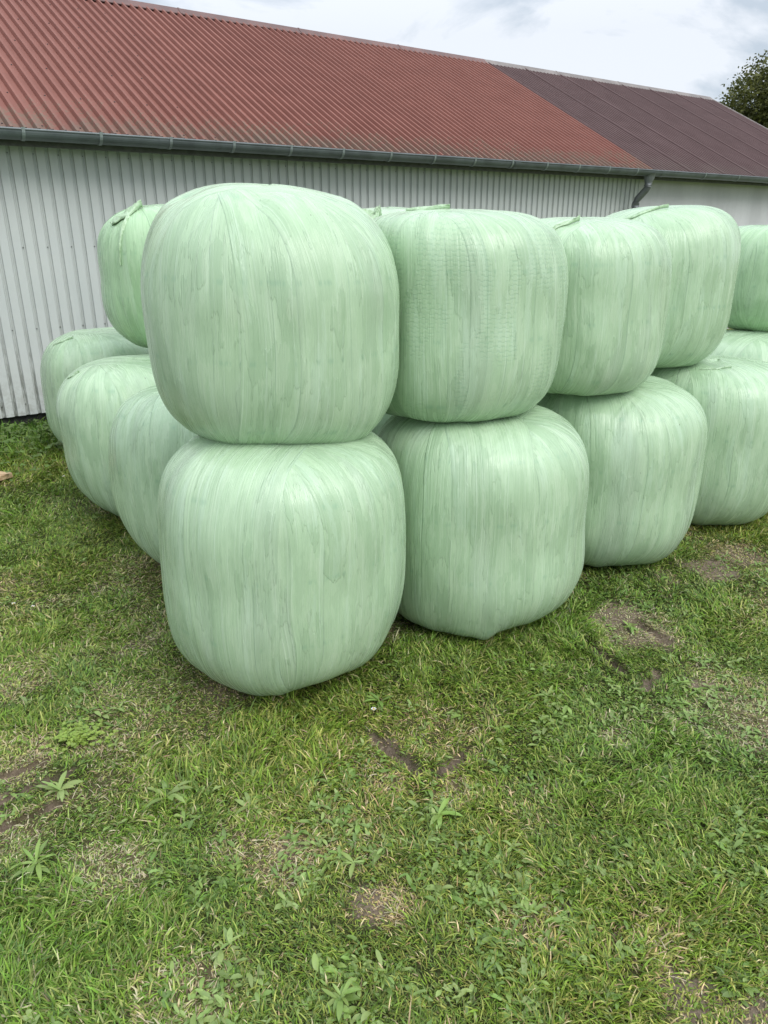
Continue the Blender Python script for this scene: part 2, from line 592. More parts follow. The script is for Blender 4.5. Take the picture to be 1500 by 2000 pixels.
def axis(lo, hi, step, far):
    a = list(np.arange(lo, hi, step))
    s, v = step, hi
    while v < far:
        a.append(v); s *= 1.22; v += s
    a.append(far)
    s, v = step, lo - step
    b = []
    while v > -far:
        b.append(v); s *= 1.22; v -= s
    b.append(-far)
    return np.array(b[::-1] + a)


gx, gy = axis(-2.6, 3.2, .02, 700), axis(.9, 5.6, .02, 700)
GX, GY = np.meshgrid(gx, gy)
gz = height(GX, GY)
nv, nh = GX.shape
idx = np.arange(nv * nh).reshape(nv, nh)
q = np.stack([idx[:-1, :-1], idx[:-1, 1:], idx[1:, 1:], idx[1:, :-1]], -1).reshape(-1, 4)


def ground_material():
    m = Mat('soil_and_thatch')
    o = m.obj()
    a = m.attr('cover')
    sp = m.n('ShaderNodeSeparateColor'); m.l(a.outputs['Color'], sp.inputs[0])
    n = m.noise(o, 9, 6, .65)
    f = m.noise(o, 70, 5, .7)
    g = m.noise(o, 260, 3, .7)
    soil = m.mixc(m.ramp(f, .3, .7), (.150, .112, .084), (.285, .218, .165))
    soil = m.mixc(m.ramp(g, .55, .75, 0, .5), soil, (.27, .22, .17))
    thatch = m.mixc(m.ramp(f, .35, .65), (.022, .028, .008), (.065, .075, .022))
    thatch = m.mixc(m.math('MULTIPLY', sp.outputs[1], .7), thatch, (.16, .125, .070))
    far = m.mixc(m.ramp(n, .3, .7), (.085, .125, .035), (.14, .175, .055))
    thatch = m.mixc(sp.outputs[2], thatch, far)
    c = m.mixc(sp.outputs[0], thatch, soil)
    m.set(Base_Color=c, Roughness=.95, Specular_IOR_Level=.2)
    b = m.bump(f, .012, .8)
    m.set(Normal=m.bump(g, .004, .8, b))
    return m.m


cov = np.stack([np.where(np.hypot(GX, GY) < 20, dirt_f(GX, GY), 0), np.where(np.hypot(GX, GY) < 20, dry_f(GX, GY), .3),
                sstep(7, 12, np.hypot(GX, GY))], -1).reshape(-1, 3)
ground = np_mesh('ground', np.stack([GX, GY, gz], -1).reshape(-1, 3), q.ravel(), np.full(len(q), 4), ground_material(), attrs={'cover': ('FLOAT_COLOR', cov)})
tag(ground, kind='structure')

# ------------------------------------------------------------------ wrapped bales
# x, y, R, z0, h, n_top, n_top variation (amount, azimuth), n_bottom, variation, widest height, top slope (dx, dy), material
BALES = {
    'B1': (-.452, 3.134, .566, -.03, 1.190, 4.0, (.2, 0), 3.1, (.25, 170), .50, (-.01, 0), M_FILM),
    'B2': (.500, 3.700, .580, -.02, 1.14, 4.2, (.2, 160), 3.5, (.2, 200), .47, (0, 0), M_FILM),
    'B3': (1.404, 4.464, .575, -.02, 1.14, 4.0, (.2, 90), 3.1, (.2, 180), .49, (0, 0), M_FILM),
    'B4': (2.300, 5.120, .575, -.02, 1.145, 4.0, (.3, 180), 3.1, (.2, 0), .50, (0, 0), M_FILM),
    'B5': (3.220, 6.520, .580, -.02, 1.14, 3.5, (.2, 0), 3.0, (.2, 0), .50, (0, 0), M_FILM),
    'L1': (-1.070, 4.330, .575, -.02, 1.14, 3.7, (.2, 0), 2.7, (.2, 0), .50, (0, 0), M_FILM),
    'L2': (-1.746, 5.194, .575, -.02, 1.14, 3.5, (.3, 0), 2.7, (.2, 0), .50, (0, 0), M_FILM),
    'L3': (-2.510, 6.690, .580, -.02, 1.14, 3.5, (.3, 0), 2.8, (.2, 0), .50, (0, 0), M_FILM),
    'I1': (.100, 4.960, .560, -.02, 1.14, 3.0, (.2, 0), 3.0, (.2, 0), .50, (0, 0), M_FILM),
    'I2': (-.300, 5.950, .560, -.02, 1.14, 3.0, (.2, 0), 3.0, (.2, 0), .50, (0, 0), M_FILM),
    'T1': (-.474, 3.318, .545, 1.082, 1.065, 2.75, (.15, 150), 3.9, (.2, 150), .50, (-.026, 0), M_FILM),
    'T2': (.355, 3.790, .525, 1.092, .968, 3.9, (.2, 0), 4.2, (.3, 60), .52, (0, 0), M_FILM_NET),
    'T3': (1.105, 4.415, .525, 1.092, .938, 3.7, (.3, 160), 4.1, (.2, 0), .53, (0, 0), M_FILM),
    'T4': (1.800, 5.220, .530, 1.088, 1.017, 3.2, (.5, 20), 3.9, (.3, 150), .55, (.02, 0), M_FILM),
    'T5': (3.440, 6.900, .560, 1.085, .895, 3.4, (.2, 0), 3.0, (.2, 0), .50, (-.02, 0), M_FILM_SHADE),
    'TL': (-1.621, 5.937, .555, 1.085, 1.045, 3.0, (.4, 0), 3.1, (.4, 0), .52, (0, 0), M_FILM_SHADE),
    'T6': (-.640, 4.760, .510, 1.08, 1.120, 3.0, (.2, 0), 3.3, (.2, 0), .50, (0, 0), M_FILM),
    'T7': (.030, 5.420, .520, 1.08, 1.020, 3.0, (.2, 0), 3.3, (.2, 0), .50, (0, 0), M_FILM),
}
LABELS = {
    'B1': "lower bale at the front corner of the stack, closest to the camera",
    'B2': "lower bale just right of the front corner bale, with a small lip at its foot",
    'B3': "third lower bale along the front row, near the worn brown patch in the lawn",
    'B4': "lower bale at the right edge of the photo, last one whose foot shows",
    'B5': "lower bale at the far right, only its pale top shows under another bale",
    'L1': "narrow looking lower bale directly behind and left of the front corner bale",
    'L2': "middle one of the three lower bales on the left side of the stack",
    'L3': "lower bale farthest back on the left, nearest the light metal wall",
    'I1': "inner lower bale in the dark gap between the two front bales",
    'I2': "inner lower bale in the middle of the stack, shut in by all the others",
    'T1': "biggest upper bale, on the front corner, its humped top sloping down to the right",
    'T2': "upper bale with a net pattern showing through the film, second from the front corner",
    'T3': "upper bale third from the front corner, lowest of the front upper bales",
    'T4': "upper bale in front of the barn's downpipe, grey streaked along its right side",
    'T5': "upper bale at the far right edge below the plain grey rendered wall",
    'TL': "upper bale at the left with a knotted film tuft on its top corner",
    'T6': "upper bale behind the humped corner bale, only a sliver of its top shows",
    'T7': "upper bale behind the gap between two front upper bales, crumpled film on top",
}
BALE_V = {}


def spow(a, p):
    return np.sign(a) * np.abs(a) ** p


def make_bale(key, seed):
    x, y, R, z0, h, nt, ntv, nb, nbv, zw, slope, mat = BALES[key]
    MA, K = 320, 190
    th = np.linspace(0, 2 * np.pi, MA, endpoint=False)
    ph = np.linspace(-np.pi / 2, np.pi / 2, K)[1:-1]
    ph = ph + .16 * np.sin(2 * ph) * 0
    TT, PP = np.meshgrid(th, ph)
    ct, stt = np.cos(TT), np.sin(TT)
    n = np.where(PP >= 0, nt + ntv[0] * np.cos(TT - math.radians(ntv[1])), nb + nbv[0] * np.cos(TT - math.radians(nbv[1])))
    cr_ = np.abs(np.cos(PP)); sr = np.sin(PP)
    # equal-arc like spacing of the superellipse
    k = (cr_ ** n + np.abs(sr) ** n) ** (-1 / n)
    r = R * k * cr_
    hz = k * sr
    zmid = h * zw
    z = np.where(hz >= 0, zmid + hz * (h - zmid), zmid + hz * zmid)
    # arc length along the profile
    dr = np.diff(r, axis=0); dz = np.diff(z, axis=0)
    s = np.concatenate([np.zeros((1, MA)), np.cumsum(np.hypot(dr, dz), 0)], 0)
    s = s - s[K // 2 - 1]
    # film runs over the poles in chords that miss the centre by a
    a = .27
    off = (np.arccos(np.clip(a / np.maximum(r, a), 0, 1)) - math.acos(a / R)) * np.where(hz < 0, .25, 1.0)
    t1, t2 = TT + off, TT - off * .85
    f1 = np.stack([np.cos(t1), np.sin(t1), s], -1)
    f2 = np.stack([np.cos(t2), np.sin(t2), s + 7], -1)
    # relief: soft unevenness, folds and pinched creases following the film
    disp = .036 * fbm(ct * 1.2 + seed, stt * 1.2, z * 1.7, seed, 2)
    disp += .010 * fbm(ct * 4 + seed, stt * 4, z * 3, seed + 5, 2)
    up = sstep(.05, .95, hz); dn = sstep(.1, .95, -hz)
    fold1 = 1 - np.abs(noise3(f1[..., 0] * 11 + seed, f1[..., 1] * 11, s * 1.1, seed + 1))
    fold2 = 1 - np.abs(noise3(f2[..., 0] * 17 + seed, f2[..., 1] * 17, s * 1.3, seed + 2))
    win = sstep(-.15, .5, fbm(ct * 1.6, stt * 1.6 + seed, z * 1.5, seed + 9, 2))
    disp += (fold1 ** 3 * .0035 + fold2 ** 3 * .003) * (.12 + .55 * up + .2 * dn) * (.35 + win)
    rg = np.random.default_rng(seed)
    for i in range(16):                                   # individual creases
        tcen = rg.uniform(0, 2 * np.pi)
        sc = rg.uniform(-.75, .75); sl = rg.uniform(.12, .4)
        tt = t1 if i % 2 else t2
        d = (tt - tcen + .10 * (s - sc) * rg.uniform(-1, 1) + np.pi) % (2 * np.pi) - np.pi
        w = rg.uniform(.010, .022)
        disp += rg.uniform(-.0045, .0045) * np.exp(-(d / w) ** 2) * np.exp(-((s - sc) / sl) ** 2)
    if key == 'B2':                                       # the sagging lip at its foot and the flat facet
        d = TT - (-math.pi / 2 + .10)
        disp += .026 * np.exp(-(((TT - 2 * np.pi + math.pi / 2 - .02)) / .10) ** 2) * np.exp(-((hz + .88) / .12) ** 2)
        disp += .018 * np.exp(-(((TT - 2 * np.pi + math.pi / 2 + .18)) / .22) ** 2) * np.exp(-((hz + .85) / .16) ** 2)
    if key == 'B1':
        disp += .028 * np.exp(-(((TT - 2 * np.pi + math.pi / 2 + .50)) / .40) ** 2) * np.exp(-((hz + .95) / .13) ** 2)
        disp -= .035 * np.exp(-(((TT - 2 * np.pi + math.pi / 2 - .35)) / .50) ** 2) * np.exp(-((hz + .95) / .2) ** 2)
    if key == 'T1':                                       # bump at its upper left shoulder
        disp -= .03 * np.exp(-(((TT - np.pi - .25)) / .3) ** 2) * np.exp(-((hz - .93) / .1) ** 2)
    # normals of the profile for displacement
    gr, gz_ = np.gradient(r, axis=0), np.gradient(z, axis=0)
    ln = np.hypot(gr, gz_) + 1e-9
    nr, nz = gz_ / ln, -gr / ln
    flat = 1 - .75 * sstep(.88, 1.0, np.abs(hz))
    r2 = r + nr * disp * flat
    z2 = z + nz * disp * flat
    X, Y = r2 * ct, r2 * stt
    z2 = z2 + up * (slope[0] * X / R + slope[1] * Y / R) * 1.6
    lean = rg.uniform(-.022, .022, 2)
    X = X + lean[0] * (z2 - h / 2); Y = Y + lean[1] * (z2 - h / 2)
    # leaning on neighbours of the same layer: press flat where they touch
    for kk, b in BALES.items():
        if kk == key or abs(b[3] - z0) > .5:
            continue
        dx, dy = b[0] - x, b[1] - y
        D = math.hypot(dx, dy)
        if D < R + b[2] + .03:
            lim = D * R / (R + b[2]) - .004
            pr = (X * dx + Y * dy) / D
            kx = .035
            new = lim - kx * np.log1p(np.exp(np.clip((lim - pr) / kx, -40, 40)))
            X += (new - pr) * dx / D * (pr > lim - .2)
            Y += (new - pr) * dy / D * (pr > lim - .2)
    V = np.stack([X, Y, z2], -1).reshape(-1, 3)
    KK = K - 2
    basic = np.stack([ct, stt, z], -1).reshape(-1, 3)
    flat_ = np.stack([r * ct, r * stt, s], -1).reshape(-1, 3)
    bot = np.array([[0, 0, V[:MA, 2].mean()]]); top = np.array([[0, 0, V[-MA:, 2].mean()]])
    V = np.concatenate([V, bot, top])
    flat_ = np.concatenate([flat_, [[0, 0, s.min()]], [[0, 0, s.max()]]])
    basic = np.concatenate([basic, [[0, 0, 0]], [[0, 0, h]]])
    id_ = np.arange(KK * MA).reshape(KK, MA)
    nx = np.roll(id_, -1, 1)
    Q = np.stack([id_[:-1], nx[:-1], nx[1:], id_[1:]], -1).reshape(-1, 4)
    tb = np.stack([nx[0], id_[0], np.full(MA, KK * MA)], -1)
    tt_ = np.stack([id_[-1], nx[-1], np.full(MA, KK * MA + 1)], -1)
    loops = np.concatenate([Q.ravel(), tb.ravel(), tt_.ravel()])
    sizes = np.concatenate([np.full(len(Q), 4), np.full(2 * MA, 3)])
    root = empty('wrapped_bale', (x, y, z0))
    tag(root, LABELS[key], 'bale', 'round silage bales wrapped in pale green film')
    np_mesh('film_wrap', V, loops, sizes, mat, root, True,
            {'flat': ('FLOAT_VECTOR', flat_), 'basic': ('FLOAT_VECTOR', basic)})
    # outward normals for draping
    BALE_V[key] = (root, V, np.array([x, y, z0]))
    return root


for i, key in enumerate(BALES):
    make_bale(key, 11 + i * 7)


def film_tail(key, pts, width, amp=.012, lift=0.02, seed=1, n=40, mcross=12, taper=1.0):
    """crumpled loose end of film lying on a bale, following world points"""
    root, V, c = BALE_V[key]
    rg = np.random.default_rng(seed)
    P = np.array(pts, float) - c
    seg = np.concatenate([[0], np.cumsum(np.linalg.norm(np.diff(P, axis=0), axis=1))])
    u = np.linspace(0, seg[-1], n)
    path = np.stack([np.interp(u, seg, P[:, i]) for i in range(3)], -1)
    ctr = np.array([0, 0, .5])
    snapped = []
    for p in path:
        i = np.argsort(((V - p) ** 2).sum(1))[:6]
        snapped.append(V[i].mean(0))
    path = np.array(snapped)
    ker = np.ones(5) / 5
    pad = np.pad(path, ((2, 2), (0, 0)), mode='edge')
    path = np.stack([np.convolve(pad[:, i], ker, 'valid') for i in range(3)], -1)
    T = np.gradient(path, axis=0); T /= np.linalg.norm(T, axis=1)[:, None] + 1e-9
    Nn = path - ctr; Nn[:, 2] *= 2.2
    Nn -= (Nn * T).sum(1)[:, None] * T
    Nn /= np.linalg.norm(Nn, axis=1)[:, None]
    B = np.cross(T, Nn)
    tt = np.linspace(0, 1, n)
    wv = width * (.06 + np.sin(np.pi * np.clip(tt, 0, 1) ** .8) ** 1.2) * (1 + .35 * noise3(tt * 6, seed, 0, seed + 9)) * (1 - .55 * tt ** 2 * taper)
    cs = np.linspace(-1, 1, mcross)
    A, C = np.meshgrid(tt, cs, indexing='ij')
    ridg = 1 - np.abs(noise3(C * 3.2 + seed, A * 1.8, 0, seed))
    ridg2 = noise3(C * 5, A * 5, seed, seed + 3)
    out = .004 + amp * (ridg ** 2) + amp * .5 * ridg2 + lift * (A ** 3) + .02 * amp
    out = out * (1 - .9 * np.abs(C) ** 4) + .001
    lat = C + .25 * noise3(C * 3, A * 7, 2, seed + 6)
    W_ = path[:, None, :] + B[:, None, :] * (lat * wv[:, None])[..., None] + Nn[:, None, :] * out[..., None]
    vs = W_.reshape(-1, 3)
    f = [(i * mcross + j, i * mcross + j + 1, (i + 1) * mcross + j + 1, (i + 1) * mcross + j) for i in range(n - 1) for j in range(mcross - 1)]
    o = mesh('film_tail', vs, f, M_TAIL, root, True)
    sm = o.modifiers.new('t', 'SOLIDIFY'); sm.thickness = .002
    return o


film_tail('TL', [(-1.76, 5.62, 2.13), (-1.80, 5.50, 2.02), (-1.83, 5.44, 1.85), (-1.84, 5.42, 1.72)], .020, .012, .0, 3)
film_tail('TL', [(-1.93, 5.62, 1.98), (-1.84, 5.58, 2.07), (-1.75, 5.58, 2.12), (-1.70, 5.62, 2.13)], .055, .022, .03, 4)
film_tail('T2', [(.10, 3.66, 2.05), (.22, 3.62, 2.07), (.30, 3.60, 2.07)], .012, .008, .012, 5)
film_tail('T7', [(-.24, 5.05, 2.05), (-.12, 5.05, 2.08), (-.02, 5.06, 2.09)], .07, .05, .02, 6)
film_tail('T7', [(-.12, 4.93, 1.95), (-.06, 5.02, 2.05), (-.01, 5.10, 2.09)], .04, .03, .03, 7)
film_tail('T3', [(.80, 4.05, 1.92), (.92, 4.08, 2.00), (1.02, 4.12, 2.03)], .014, .010, .02, 8)
film_tail('T4', [(1.46, 5.0, 2.03), (1.62, 4.98, 2.08), (1.79, 5.0, 2.11)], .013, .010, .02, 9)
film_tail('B4', [(2.08, 4.86, 1.08), (2.18, 4.83, 1.10), (2.28, 4.84, 1.11)], .008, .005, .008, 12)
film_tail('L2', [(-2.16, 4.98, 1.03), (-2.11, 4.95, 1.08), (-2.06, 4.95, 1.10)], .008, .006, .008, 13)
film_tail('L3', [(-2.84, 6.36, 1.05), (-2.74, 6.34, 1.09), (-2.64, 6.36, 1.11)], .010, .006, .008, 14)

# ------------------------------------------------------------------ barn
barn = empty('barn', (NB[0] * WALL, NB[1] * WALL, 0), math.atan2(U[1], U[0]))
tag(barn, "long barn with red and brown sheet roof and light ribbed metal wall behind the bales", 'barn')
S0, SM, S1 = -7.0, 11.28, 18.55
EY, EZ = -.375, 2.768
RY, RZ = 3.66, 4.84
PITCH = .1143


def profile(s0, s1, pitch, kind):
    """(s, out) points of a sheet profile"""
    pts = []
    n = int(round((s1 - s0) / pitch))
    for i in range(n):
        a = s0 + i * pitch
        if kind == 'wall':        # broad outer pans, narrow recessed grooves with a small inner bead
            pts += [(a, 0, 0), (a + .074, 0, 0), (a + .082, -.020, 1), (a + .0945, -.020, 1), (a + .0965, -.015, 1), (a + .0985, -.020, 1), (a + pitch - .006, -.020, 1)]
        elif kind == 'roof':      # broad pans with narrow upstanding ribs
            pts += [(a, 0, 0), (a + .056, 0, 0), (a + .070, .040, 0), (a + .092, .042, 0), (a + .108, 0, 0)]
        else:                     # fine wave, with a lap edge every tenth wave
            for j in range(6):
                t = j / 6
                o = (0, 0, .036, .038, .0, 0)[j]
                if i % 10 == 0 and j in (2, 3): o += .010
                pts.append((a + t * pitch, o, 0))
    pts.append((s0 + n * pitch, 0, 0))
    return pts


# metal cladding
pr_ = profile(S0, SM, PITCH, 'wall')
vs, fs, gr = [], [], []
zs = [.137, .5, .9, 1.4, 2.93]
for (s_, o_, g_) in pr_:
    for z_ in zs:
        vs.append((s_, -o_, z_)); gr.append(g_)
nzs = len(zs)
for i in range(len(pr_) - 1):
    for j in range(nzs - 1):
        a = i * nzs + j
        fs.append((a, a + nzs, a + nzs + 1, a + 1))
nb_ = len(fs)
mi = [0] * nb_
for zz in (.25, 1.0, 1.78, 2.62):                        # fixing screws
    i = 0
    a = S0 + .0895
    while a < SM - .1:
        if (int(round((a - S0) / PITCH)) % 2) == 0:
            b = len(vs)
            for k in range(8):
                t = 2 * math.pi * k / 8
                vs.append((a + .006 * math.cos(t), .016, zz + .006 * math.sin(t))); gr.append(1)
            for k in range(8):
                t = 2 * math.pi * k / 8
                vs.append((a + .004 * math.cos(t), .009, zz + .004 * math.sin(t))); gr.append(1)
            for k in range(8):
                fs.append((b + k, b + (k + 1) % 8, b + 8 + (k + 1) % 8, b + 8 + k)); mi.append(1)
            fs.append(tuple(b + 8 + k for k in range(8))); mi.append(1)
        a += PITCH
clad = mesh('metal_cladding', vs, fs, [M_CLAD, M_SCREWW], barn, False, mi)
at = clad.data.attributes.new('groove', 'FLOAT', 'POINT')
at.data.foreach_set('value', gr)

b = MB(); b.box(S0, SM - .005, .055, .30, -.3, .35)
b.build('plinth', M_PLINTH, barn)
b = MB(); b.box(SM + .002, S1, -.004, .28, -.3, 2.95); b.build('rendered_wall', M_PLASTER, barn)
b = MB(); b.box(SM - .028, SM, -.012, .05, .137, 2.93); b.build('corner_trim', M_CLAD, barn)


def roof_sheet(name, s0, s1, pitch, kind, mat, y0, z0, y1, z1, screws=False, flip=1):
    P = profile(s0, s1, pitch, kind)
    d = np.array([y1 - y0, z1 - z0]); L = np.linalg.norm(d); d /= L
    nrm = np.array([-d[1], d[0]]) * flip
    cuts = [0, .25, .5, .75, 1.0]
    vs, fs = [], []
    for off in (0, -.004):
        for (s_, o_, _) in P:
            for c_ in cuts:
                yz = np.array([y0, z0]) + d * L * c_ + nrm * (o_ + off)
                vs.append((s_, yz[0], yz[1]))
    nc = len(cuts); nP = len(P)
    for lay in (0, 1):
        for i in range(nP - 1):
            for j in range(nc - 1):
                a = lay * nP * nc + i * nc + j
                f = (a, a + nc, a + nc + 1, a + 1)
                fs.append(f if lay == 0 else f[::-1])
    for i in range(nP - 1):                                # eave and ridge edges
        for j in (0, nc - 1):
            a = i * nc + j; bb = nP * nc + a
            fs.append((a, bb, bb + nc, a + nc))
    for i in (0, nP - 1):
        for j in range(nc - 1):
            a = i * nc + j; bb = nP * nc + a
            fs.append((a, a + 1, bb + 1, bb))
    mi = [0] * len(fs)
    if screws:
        for r_i, fr in enumerate((.035, .20, .37, .54, .71, .88, .975)):
            i = 0
            s_ = s0 + .035
            while s_ < s1:
                if (i + r_i) % 3 == 0:
                    c_ = np.array([y0, z0]) + d * L * (fr + random.uniform(-.002, .002))
                    b0 = len(vs)
                    for (rr, hh) in ((.009, .001), (.006, .007)):
                        for k in range(7):
                            t = 2 * math.pi * k / 7
                            p = c_ + d * rr * math.sin(t) + nrm * hh
                            vs.append((s_ + rr * math.cos(t), p[0], p[1]))
                    for k in range(7):
                        fs.append((b0 + k, b0 + (k + 1) % 7, b0 + 7 + (k + 1) % 7, b0 + 7 + k)); mi.append(1)
                    fs.append(tuple(b0 + 7 + k for k in range(7))); mi.append(1)
                s_ += pitch
                i += 1
    return mesh(name, vs, fs, [mat, M_SCREW], barn, False, mi)


ST = S0 + round((11.08 - S0) / PITCH) * PITCH
roof1 = roof_sheet('red_roof', S0, ST, PITCH, 'roof', M_RED, EY, EZ, RY, RZ, True)
nB = int((S1 + .2 - ST) / .100)
roof2 = roof_sheet('brown_roof', ST + .003, ST + .003 + nB * .100, .100, 'wave', M_BROWN, EY, EZ, RY, RZ)
SE = ST + .003 + nB * .100
# far slope
b = MB(); BY = 2 * RY - EY
b.add([(S0, RY, RZ - .03), (SE, RY, RZ - .03), (SE, BY, EZ - .03), (S0, BY, EZ - .03), (S0, RY, RZ - .06), (SE, RY, RZ - .06), (SE, BY, EZ - .06), (S0, BY, EZ - .06)],
      [(0, 1, 2, 3), (7, 6, 5, 4), (0, 4, 5, 1), (1, 5, 6, 2), (2, 6, 7, 3), (3, 7, 4, 0)])
b.build('back_roof', M_BROWN, barn)


def ridge_cap(s0, s1, mat):
    b = MB()
    d = np.array([RY - EY, RZ - EZ]); d /= np.linalg.norm(d)
    w = .13; h = .038; tk = .010
    pts = [(RY - d[0] * w, RZ - d[1] * w + h), (RY, RZ + h + .03), (RY + d[0] * w, RZ - d[1] * w + h)]
    v = []
    for s_ in (s0, s1):
        for (y, z) in pts: v.append((s_, y, z))
        for (y, z) in reversed(pts): v.append((s_, y, z - tk))
    f = [(i, (i + 1) % 6, 6 + (i + 1) % 6, 6 + i) for i in range(6)] + [(5, 4, 3, 2, 1, 0), (6, 7, 8, 9, 10, 11)]
    b.add(v, f)
    s_ = s0 + 2.0
    while s_ < s1 - .1:                                    # laps between cap lengths
        v = []
        for q_ in (s_, s_ + .03):
            for (y, z) in pts: v.append((q_, y, z + .006))
            for (y, z) in reversed(pts): v.append((q_, y, z - .004))
        b.add(v, f)
        s_ += 2.0
    return b.build('ridge_cap', mat, barn)


ridge_cap(S0, ST, M_RIDGER)
ridge_cap(ST + .001, SE + .01, M_RIDGE)
# verge flashing at the far gable
b = MB()
d = np.array([RY - EY, RZ - EZ]); L_ = np.linalg.norm(d); d /= L_; nn = np.array([-d[1], d[0]])
p0 = np.array([EY, EZ]) - d * .02; p1 = np.array([RY, RZ]) - d * .03
v = []
for p in (p0, p1):
    for (ds, o) in ((0, -.14), (.03, -.14), (.03, .045), (0, .045)):
        qd = p + nn * o
        v.append((SE + ds, qd[0], qd[1]))
b.add(v, [(0, 1, 2, 3), (7, 6, 5, 4), (0, 4, 5, 1), (1, 5, 6, 2), (2, 6, 7, 3), (3, 7, 4, 0)])
b.build('verge_flashing', simple('verge', (.42, .36, .33), .5), barn)
# gable and rear walls
for s_, mt in ((S0, M_CLAD), (S1 - .26, M_PLASTER)):
    b = MB()
    y0_, y1_ = .30, 2 * RY - .1
    pl = [(y0_, -.3), (y1_, -.3), (y1_, 2.72), (RY, RZ - .12), (y0_, 2.90)]
    v = [(s_, y, z) for y, z in pl] + [(s_ + .25, y, z) for y, z in pl]
    b.add(v, [(4, 3, 2, 1, 0), (5, 6, 7, 8, 9)] + [(i, (i + 1) % 5, 5 + (i + 1) % 5, 5 + i) for i in range(5)])
    b.build('gable_wall', mt, barn)
b = MB(); b.box(S0 + .26, S1 - .27, 2 * RY - .35, 2 * RY - .1, -.3, 2.7); b.build('rear_wall', M_PLASTER, barn)
# eave board behind the gutter
b = MB(); b.box(S0, SE, -.255, -.23, 2.66, 2.80); b.build('eave_board', M_FASCIA, barn)

# gutter
GR = .078
GYc, GZc = -.385, 2.775
vs, fs = [], []


def gutter_run(s0, s1, z_a, z_b, r=GR):
    prof = []
    for k in range(15):
        t = math.pi + math.pi * k / 14
        prof.append((GYc + r * math.cos(t), r * math.sin(t)))
    outer = prof
    inner = [(GYc + (y - GYc) * .96, z * .96) for (y, z) in reversed(prof)]
    ring = outer + inner
    n = len(ring)
    v = [(s0, y, GZc + z_a + z) for y, z in ring] + [(s1, y, GZc + z_b + z) for y, z in ring]
    f = [(i, (i + 1) % n, n + (i + 1) % n, n + i) for i in range(n)]
    f += [(0, i, n - 1 - i + 0) for i in []]
    return v, f


gb = MB()
ss = [S0, -3, 1.0, 5.75, 9.0, ST + .02, 14.0, SE + .02]
for i in range(len(ss) - 1):
    v, f = gutter_run(ss[i], ss[i + 1] - .004, 0, 0, GR if i % 2 == 0 else GR - .002)
    gb.add(v, f)
gb.tube([(S0, GYc - GR + .004, GZc + .006), (SE + .02, GYc - GR + .004, GZc + .006)], .011, 10)      # rolled front bead
for s_ in (2.97, 7.9, 11.20, 14.5):                                                          # joint collars
    v, f = gutter_run(s_, s_ + .10, 0, 0, GR + .004); gb.add(v, f)
gutter = gb.build('gutter', M_GUTTER, barn)
for p in gutter.data.polygons: p.use_smooth = False


def bracket():
    b = MB()
    v = []
    pr2 = [(GYc + (GR + .006) * math.cos(math.pi + math.pi * k / 12), GZc + (GR + .006) * math.sin(math.pi + math.pi * k / 12)) for k in range(13)]
    pr2 = [(pr2[0][0] - .004, GZc + .022), (pr2[0][0] - .001, GZc + .004)] + pr2[1:]
    n = len(pr2)
    for s_ in (-.014, .014):
        for y, z in pr2: v.append((s_, y, z))
    for s_ in (-.014, .014):
        for y, z in pr2:
            v.append((s_, GYc + (y - GYc) * .94, GZc + (z - GZc) * .94 if z < GZc else z))
    f = []
    for i in range(n - 1):
        f.append((i, i + 1, n + i + 1, n + i))
        f.append((2 * n + i, 3 * n + i, 3 * n + i + 1, 2 * n + i + 1))
        f.append((i, 2 * n + i, 2 * n + i + 1, i + 1))
        f.append((n + i, n + i + 1, 3 * n + i + 1, 3 * n + i))
    b.add(v, f)
    return b.build('gutter_bracket', M_BRACK, gutter)


br0 = bracket()
first = True
slist = list(np.arange(1.73 - .68 * 6, 11.0, .68)) + list(np.arange(12.42, 18.3, 1.04))
for s_ in slist:
    o = br0 if first else br0.copy()
    if not first:
        scene.collection.objects.link(o); o.parent = gutter
    first = False
    o.location = (float(s_), 0, 0)

# downpipe with funnel outlet and swan neck
dp = MB()
px = 10.98
dp.tube([(px, GYc, GZc - .03), (px, GYc, GZc - .10), (px, GYc + .005, GZc - .16), (px, GYc + .008, GZc - .20)], [.092, .082, .060, .052], 18)
pts = [(px, GYc + .008, GZc - .19), (px, GYc + .012, GZc - .235), (px, GYc + .035, GZc - .275), (px, -.25, GZc - .37), (px, -.205, GZc - .41), (px, -.185, GZc - .46), (px, -.18, GZc - .54), (px, -.18, .12)]
dp.tube(pts, .054, 18)
dp.tube([(px, GYc + .008, GZc - .20), (px, GYc + .010, GZc - .222)], .060, 18)
dp.tube([(px, -.184, GZc - .47), (px, -.181, GZc - .53)], .060, 18)
dpo = dp.build('downpipe', simple('zinc_pipe', (.20, .215, .22), .45, .3, 4, .12), barn, True)
for z_ in (2.0, .8):
    c = MB(); c.tube([(px, -.18, z_), (px, -.18, z_ + .03)], .059, 18); c.box(px - .012, px + .012, -.125, .012, z_, z_ + .03)
    c.build('pipe_clip', M_BRACK, dpo)

# ------------------------------------------------------------------ board lying in the grass
bd = MB()
P = [(-3.085, 5.735), (-3.34, 6.20), (-3.62, 6.05), (-3.135, 5.555)]
c3 = [(-3.09, 5.745), (-3.145, 5.60)]
dirv = np.array([-.86, .28]); dirv /= np.linalg.norm(dirv)
a_, b_ = np.array([-3.07, 5.78]), np.array([-3.20, 5.56])
l_ = 1.1
cs_ = [a_, a_ + dirv * l_, b_ + dirv * l_, b_]
v = [(c[0], c[1], .045) for c in cs_] + [(c[0], c[1], .085) for c in cs_]
bd.add(v, [(3, 2, 1, 0), (4, 5, 6, 7), (0, 1, 5, 4), (1, 2, 6, 5), (2, 3, 7, 6), (3, 0, 4, 7)])


